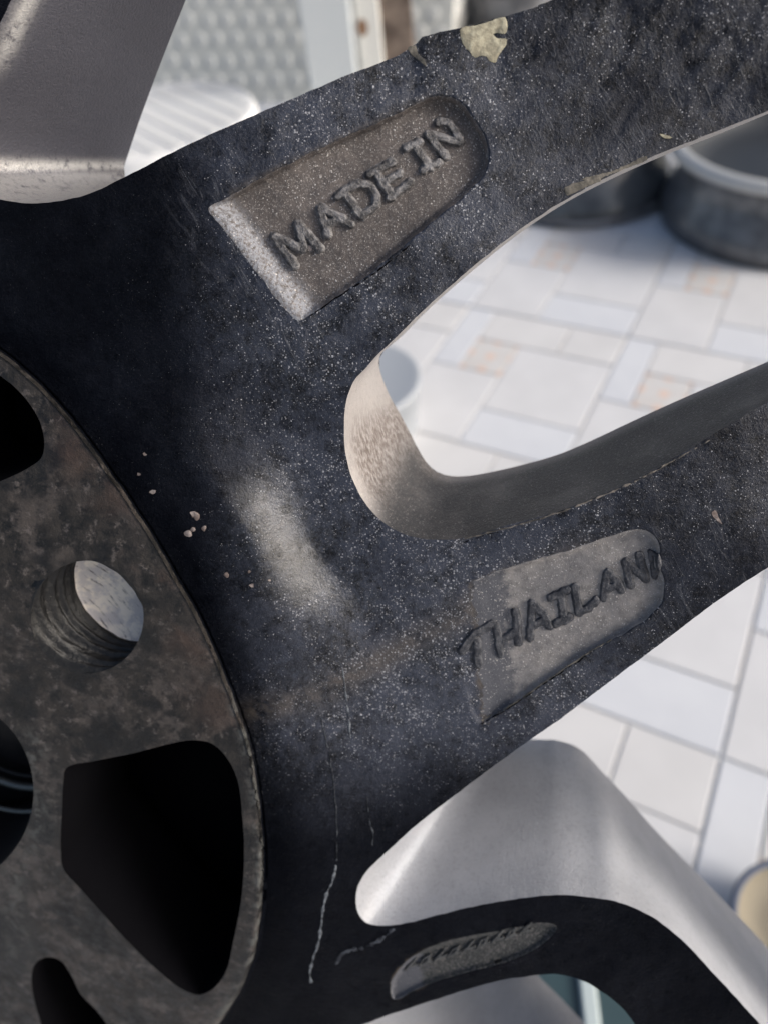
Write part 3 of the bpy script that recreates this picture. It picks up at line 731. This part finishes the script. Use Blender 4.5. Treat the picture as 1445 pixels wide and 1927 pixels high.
# tiles in view, nearest first as parts; the far ones joined
cands = []
for I in range(-9, 12):
    for J in range(-14, 9):
        for k, (u0,u1,v0,v1,mi) in enumerate(PIECES):
            uc, vc = 5*I+(u0+u1)/2, 4*J+(v0+v1)/2
            wpt = np.array([uc*T_, -vc*TA, 0]); c = (wpt-CP) @ CR
            if c[2] > -.05: vis = False
            else:
                px, py = IW/2+F*c[0]/-c[2], IH/2-F*c[1]/-c[2]; vis = -250 < px < 1700 and -200 < py < 2150
            cands.append((np.linalg.norm(wpt-CP), vis, I, J, k))
cands.sort(key=lambda a: (not a[1], a[0]))
for rank, (dd, vis, I, J, k) in enumerate(cands):
    u0,u1,v0,v1,mi = PIECES[k]
    g = .018 if True else 0
    gr = lambda e, lim: .030 if e in lim else .022
    x0 = u0*T_+T_*gr(u0,(0,)); x1 = u1*T_-T_*gr(u1,(5,)); y0 = -v1*TA+T_*gr(v1,(4,)); y1 = -v0*TA-T_*gr(v0,(0,))
    ox, oy = 5*I*T_, -4*J*TA
    if rank < 240 and vis:
        if k not in cache:
            V, Fc = box_geo(x0, x1, y0, y1, -.008, 0, .0012); o = mesh_obj('floor_tile', V, Fc, tm[mi] if mi < 3 else fm.m, floor, False); cache[k] = o.data
        else:
            o = bpy.data.objects.new('floor_tile', cache[k]); col.objects.link(o); o.parent = floor
        o.location = (ox, oy, rng.uniform(-.0003, .0003))
    else:
        V, Fc = box_geo(x0+ox, x1+ox, y0+oy, y1+oy, -.008, 0, .0012); b = len(extra_V[mi]); extra_V[mi] += V; extra_F[mi] += [tuple(i+b for i in f) for f in Fc]
for mi in range(4):
    if extra_V[mi]: tag(mesh_obj('floor_tiles_beyond', extra_V[mi], extra_F[mi], (tm+[tm[0]])[mi], floor, False), kind='stuff')

# ------------------------------------------------------------------ things in the yard behind
def ground_at(x, y, z=0):
    p = floor_pt(x, y, z); return p, (p-Vector(CP)).dot(Vector(CR @ np.array([0,0,-1.0])))
steel = Mat('dark_steel_paint', rough=.33, metal=.35); s_ = steel.noise(12, 5, .6)
steel.out(steel.mix(steel.ramp(s_, .4, .65), (.11,.113,.122), (.21,.215,.225)), .34)
lipm = Mat('bare_rim_lip', (.52,.52,.51), .4, .3).m
dish = Mat('grey_rim_dish', (.035,.040,.047), .45, .2).m
white = Mat('white_plastic', (.74,.75,.76), .4).m
pale = Mat('pale_blue_grey_plastic', (.36,.39,.43), .5).m
# dark steel wheel lying flat
p, dz = ground_at(1462, 402); R_ = 212*dz/F
t = empty('brake_drum', p); tag(t, 'dark steel drum lying flat on the tiles with a pale upper lip', 'drum')
V, Fc = lathe([(R_*.93,0),(R_*1.0,.004),(R_*1.01,R_*.12),(R_*.98,R_*.2),(R_*.90,R_*.36),(R_*.86,R_*.5),(R_*.90,R_*.58),(R_*.97,R_*.62)]); mesh_obj('barrel', V, Fc, steel.m, t)
V, Fc = lathe([(R_*.97,R_*.60),(R_*1.03,R_*.615),(R_*1.045,R_*.665),(R_*1.01,R_*.70),(R_*.93,R_*.69)]); mesh_obj('lip', V, Fc, lipm, t)
V, Fc = lathe([(R_*.96,R_*.685),(R_*.88,R_*.62),(R_*.84,R_*.5),(R_*.62,R_*.42),(R_*.35,R_*.46),(R_*.12,R_*.44),(R_*.0005,R_*.44)]); mesh_obj('disc', V, Fc, dish, t)
# shallow steel bowl beside it
p, dz = ground_at(1085, 345); R2 = 165*dz/F
t = empty('steel_bowl', p); tag(t, 'glossy dark grey upturned basin beside the pale lipped drum', 'basin')
gl = Mat('glossy_enamel', rough=.22, metal=.3); g_ = gl.noise(9, 4, .6); gl.out(gl.mix(gl.ramp(g_, .4, .65), (.06,.066,.074), (.13,.14,.15)), .24)
V, Fc = lathe([(R2*1.02,.002),(R2*1.04,.012),(R2*1.0,.03),(R2*.93,R2*.32),(R2*.8,R2*.48),(R2*.55,R2*.56),(R2*.3,R2*.58),(.0004,R2*.585)]); mesh_obj('bowl', V, Fc, gl.m, t)
V, Fc = lathe([(R2*1.02,.002),(R2*1.09,.006),(R2*1.09,.014),(R2*1.03,.016)]); mesh_obj('rolled_edge', V, Fc, steel.m, t)
# pale bucket behind the inner flank
p, dz = ground_at(688, 800); R3 = 108*dz/F
t = empty('grey_bucket', p); tag(t, 'pale blue grey round bucket half hidden behind the spoke opening', 'bucket')
V, Fc = lathe([(R3*.9,0),(R3*.93,.01),(R3*1.0,R3*.9),(R3*1.03,R3*.92),(R3*1.03,R3*1.0),(R3*.98,R3*1.01),(R3*.9,R3*.985),(.0005,R3*.98)]); mesh_obj('bucket_body', V, Fc, pale, t)
# white ribbed lid
p, dz = ground_at(318, 300); R4 = 185*dz/F
t = empty('ribbed_tub', p, (0,0,0)); tag(t, 'large upturned white plastic tub with parallel ribs', 'tub')
V, Fc = lathe([(R4*1.0,0),(R4*1.02,.01),(R4*.98,.10),(R4*.95,.11),(R4*.92,.107),(.0005,.107)]); mesh_obj('tub_body', V, Fc, white, t)
ribm = Mat('grey_rib_plastic', (.66,.67,.67), .45).m  # ribs in a slightly greyer plastic than the tub
for k in range(-4, 5):
    y = k*R4*.2; hw = math.sqrt(max(.02, .88-(y/R4)**2))*R4*.92
    V, Fc = box_geo(-hw, hw, y-R4*.07, y+R4*.07, .1075, .1093, .0008); o = mesh_obj('rib', V, Fc, ribm, t, False); o.rotation_euler = (0,0,math.radians(-22))
# pale studded mat
a_, b_ = floor_pt(250, 190), floor_pt(640, 240)
t = empty('studded_mat', floor_pt(470, 190), (math.radians(62),0,math.radians(12))); tag(t, 'pale grey green rubber mat with rows of round studs leaning behind the ribbed tub', 'mat')
mm = Mat('rubber_mat', (.55,.56,.53), .7).m; ms = Mat('mat_stud_rubber', (.57,.58,.56), .7).m
V, Fc = box_geo(-.62, .62, -.05, 1.3, .0, .012, .003); mesh_obj('mat_sheet', V, Fc, mm, t, False)
SV, SF = [], []
pit = .062
for i in range(-10, 10):
    for j in range(0, 26):
        cx = (i+.5*(j % 2))*pit+rng.uniform(-.004,.004); cy = j*pit*.86+rng.uniform(-.004,.004)
        if abs(cx) > .6 or cy > 1.27: continue
        b = len(SV); n = 8
        SV += [(cx+.022*math.cos(k*math.pi/4), cy+.022*math.sin(k*math.pi/4), .0115) for k in range(n)]+[(cx+.015*math.cos(k*math.pi/4), cy+.015*math.sin(k*math.pi/4), .0145) for k in range(n)]
        SF += [(b+k, b+(k+1) % n, b+n+(k+1) % n, b+n+k) for k in range(n)]+[tuple(b+n+k for k in range(n))]
tag(mesh_obj('mat_studs', SV, SF, ms, t, False), kind='stuff')

def post(name, label, cat, px0, px1, wpx, mat, lift=.0, depth=.04, grp=None):
    """board standing on the floor whose visible face runs between two sight lines"""
    p, dz = ground_at(*px1)
    q = Vector(CP)+Vector(pdir(px0)[0])*1.0
    d = Vector(pdir(px0)[0]); t_ = ((p-Vector(CP)).x*d.x+(p-Vector(CP)).y*d.y)/(d.x**2+d.y**2)
    top = Vector(CP)+d*t_
    wd = wpx*dz/F/2; ax = Vector((CR[0,0], CR[1,0], 0)).normalized(); ay = Vector((-ax.y, ax.x, 0))
    bev = .004
    o = empty(name, p); tag(o, label, cat, grp)
    up = top-p; prof = [(-wd+bev,-depth/2),(wd-bev,-depth/2),(wd,-depth/2+bev),(wd,depth/2),(-wd,depth/2),(-wd,-depth/2+bev)]
    V = []
    for z in (0, 1):
        for a, b in prof: V.append(ax*a+ay*b+up*z)
    n = 6; Fc = [tuple(range(n))[::-1], tuple(range(n, 2*n))]+[(k, (k+1) % n, n+(k+1) % n, n+k) for k in range(n)]
    mesh_obj(name+'_board', V, Fc, mat, o, False)
    return o, p, up, wd, ax, ay
wood = Mat('brown_wood', rough=.7); wn = wood.noise(14, 5, .6); wood.out(wood.mix(wood.ramp(wn, .4, .62), (.07,.05,.04), (.20,.155,.125)), .7)
wh2 = Mat('pale_blue_white_paint', (.56,.60,.62), .5).m
wh3 = Mat('cream_white_paint', (.66,.66,.63), .5).m
o, p, up, wd, ax, ay = post('white_board', 'upright pale blue white board behind the spoke', 'board', (590,-160), (640,240), 85, wh2)
o, p, up, wd, ax, ay = post('white_plank', 'narrow cream white plank with a brown spot beside the blue white board', 'plank', (672,-160), (712,220), 42, wh3)
V = []; n = 12
for k in range(n):
    V.append(tuple(up*.50+ax*(-wd*.5+.014*math.cos(k*2*math.pi/n))+ay*(-.0225)+Vector((0,0,.02*math.sin(k*2*math.pi/n)))))
mesh_obj('brown_stain', V, [tuple(range(n))], Mat('brown_rust_stain', (.22,.13,.08), .8).m, o, False)
post('brown_plank', 'brown wooden plank standing right of the spotted cream plank', 'plank', (722,-160), (760,210), 62, wood.m)
# glass jar with pale contents and the dark bag behind
p, dz = ground_at(812, 95); RJ = 66*dz/F
t = empty('storage_jar', p); tag(t, 'pale cloudy jar with a brownish base above the chipped spoke edge', 'jar')
jm = Mat('cloudy_jar', rough=.2); jn = jm.noise(30, 3, .5); jm.out(jm.mix(jm.ramp(jn, .45, .6), (.42,.43,.42), (.62,.62,.60)), .2)
V, Fc = lathe([(RJ*.9,RJ*.5),(RJ*1.0,RJ*.6),(RJ*1.02,RJ*1.6),(RJ*.9,RJ*1.8),(RJ*.7,RJ*1.9),(RJ*.7,RJ*2.1)]); mesh_obj('jar_body', V, Fc, jm.m, t)
V, Fc = lathe([(RJ*.0005,0),(RJ*.88,0),(RJ*.93,RJ*.1),(RJ*.93,RJ*.5)]); mesh_obj('jar_base', V, Fc, Mat('brown_jar_base', (.28,.21,.18), .5).m, t)
V, Fc = lathe([(RJ*.75,RJ*2.05),(RJ*.78,RJ*2.1),(RJ*.78,RJ*2.45),(RJ*.7,RJ*2.5),(.0004,RJ*2.5)]); mesh_obj('jar_lid', V, Fc, dish, t)
p, dz = ground_at(960, 70); RK = 95*dz/F
t = empty('brake_drum', p); tag(t, 'blackish steel drum standing behind the top edge of the spoke', 'drum')
V, Fc = lathe([(RK*.95,0),(RK*1.0,.006),(RK*.97,RK*.3),(RK*.85,RK*.5),(RK*.97,RK*.9),(RK*1.0,RK*.95),(RK*.95,RK*.97),(RK*.6,RK*.7),(.0004,RK*.7)]); mesh_obj('barrel', V, Fc, steel.m, t)
# tan pot at the lower right
p, dz = ground_at(1478, 1775); RP = 118*dz/F
t = empty('tan_pot', p); tag(t, 'tan round pot with a blue grey rim at the lower right corner', 'pot')
V, Fc = lathe([(RP*.7,0),(RP*.92,RP*.5),(RP*.97,RP*.75)]); mesh_obj('pot_body', V, Fc, Mat('tan_clay', (.20,.17,.13), .6).m, t)
V, Fc = lathe([(RP*.95,RP*.74),(RP*1.0,RP*.76),(RP*1.02,RP*.83),(RP*.97,RP*.87),(RP*.90,RP*.85)]); mesh_obj('pot_rim', V, Fc, Mat('blue_grey_rim', (.13,.15,.20), .4).m, t)
V, Fc = lathe([(RP*.90,RP*.85),(RP*.88,RP*.7),(RP*.5,RP*.72),(.0005,RP*.74)]); mesh_obj('pot_filling', V, Fc, Mat('sandy_filling', (.25,.22,.165), .8).m, t)
# dark teal crate seen through the lowest opening
p, dz = ground_at(1110, 1925)
t = empty('teal_crate', p, (0,0,math.radians(25))); tag(t, 'dark teal plastic crate with a pale strip below the lowest opening', 'crate')
V, Fc = box_geo(-.085, .085, -.07, .07, 0, .05, .005); mesh_obj('crate_body', V, Fc, Mat('dark_teal_plastic', (.035,.065,.075), .4).m, t, False)
V, Fc = box_geo(-.012, .002, -.068, .068, .0505, .056, .002); mesh_obj('pale_strip', V, Fc, Mat('pale_strip_plastic', (.45,.52,.53), .5).m, t, False)
print('script', round(time.time()-_t, 1))
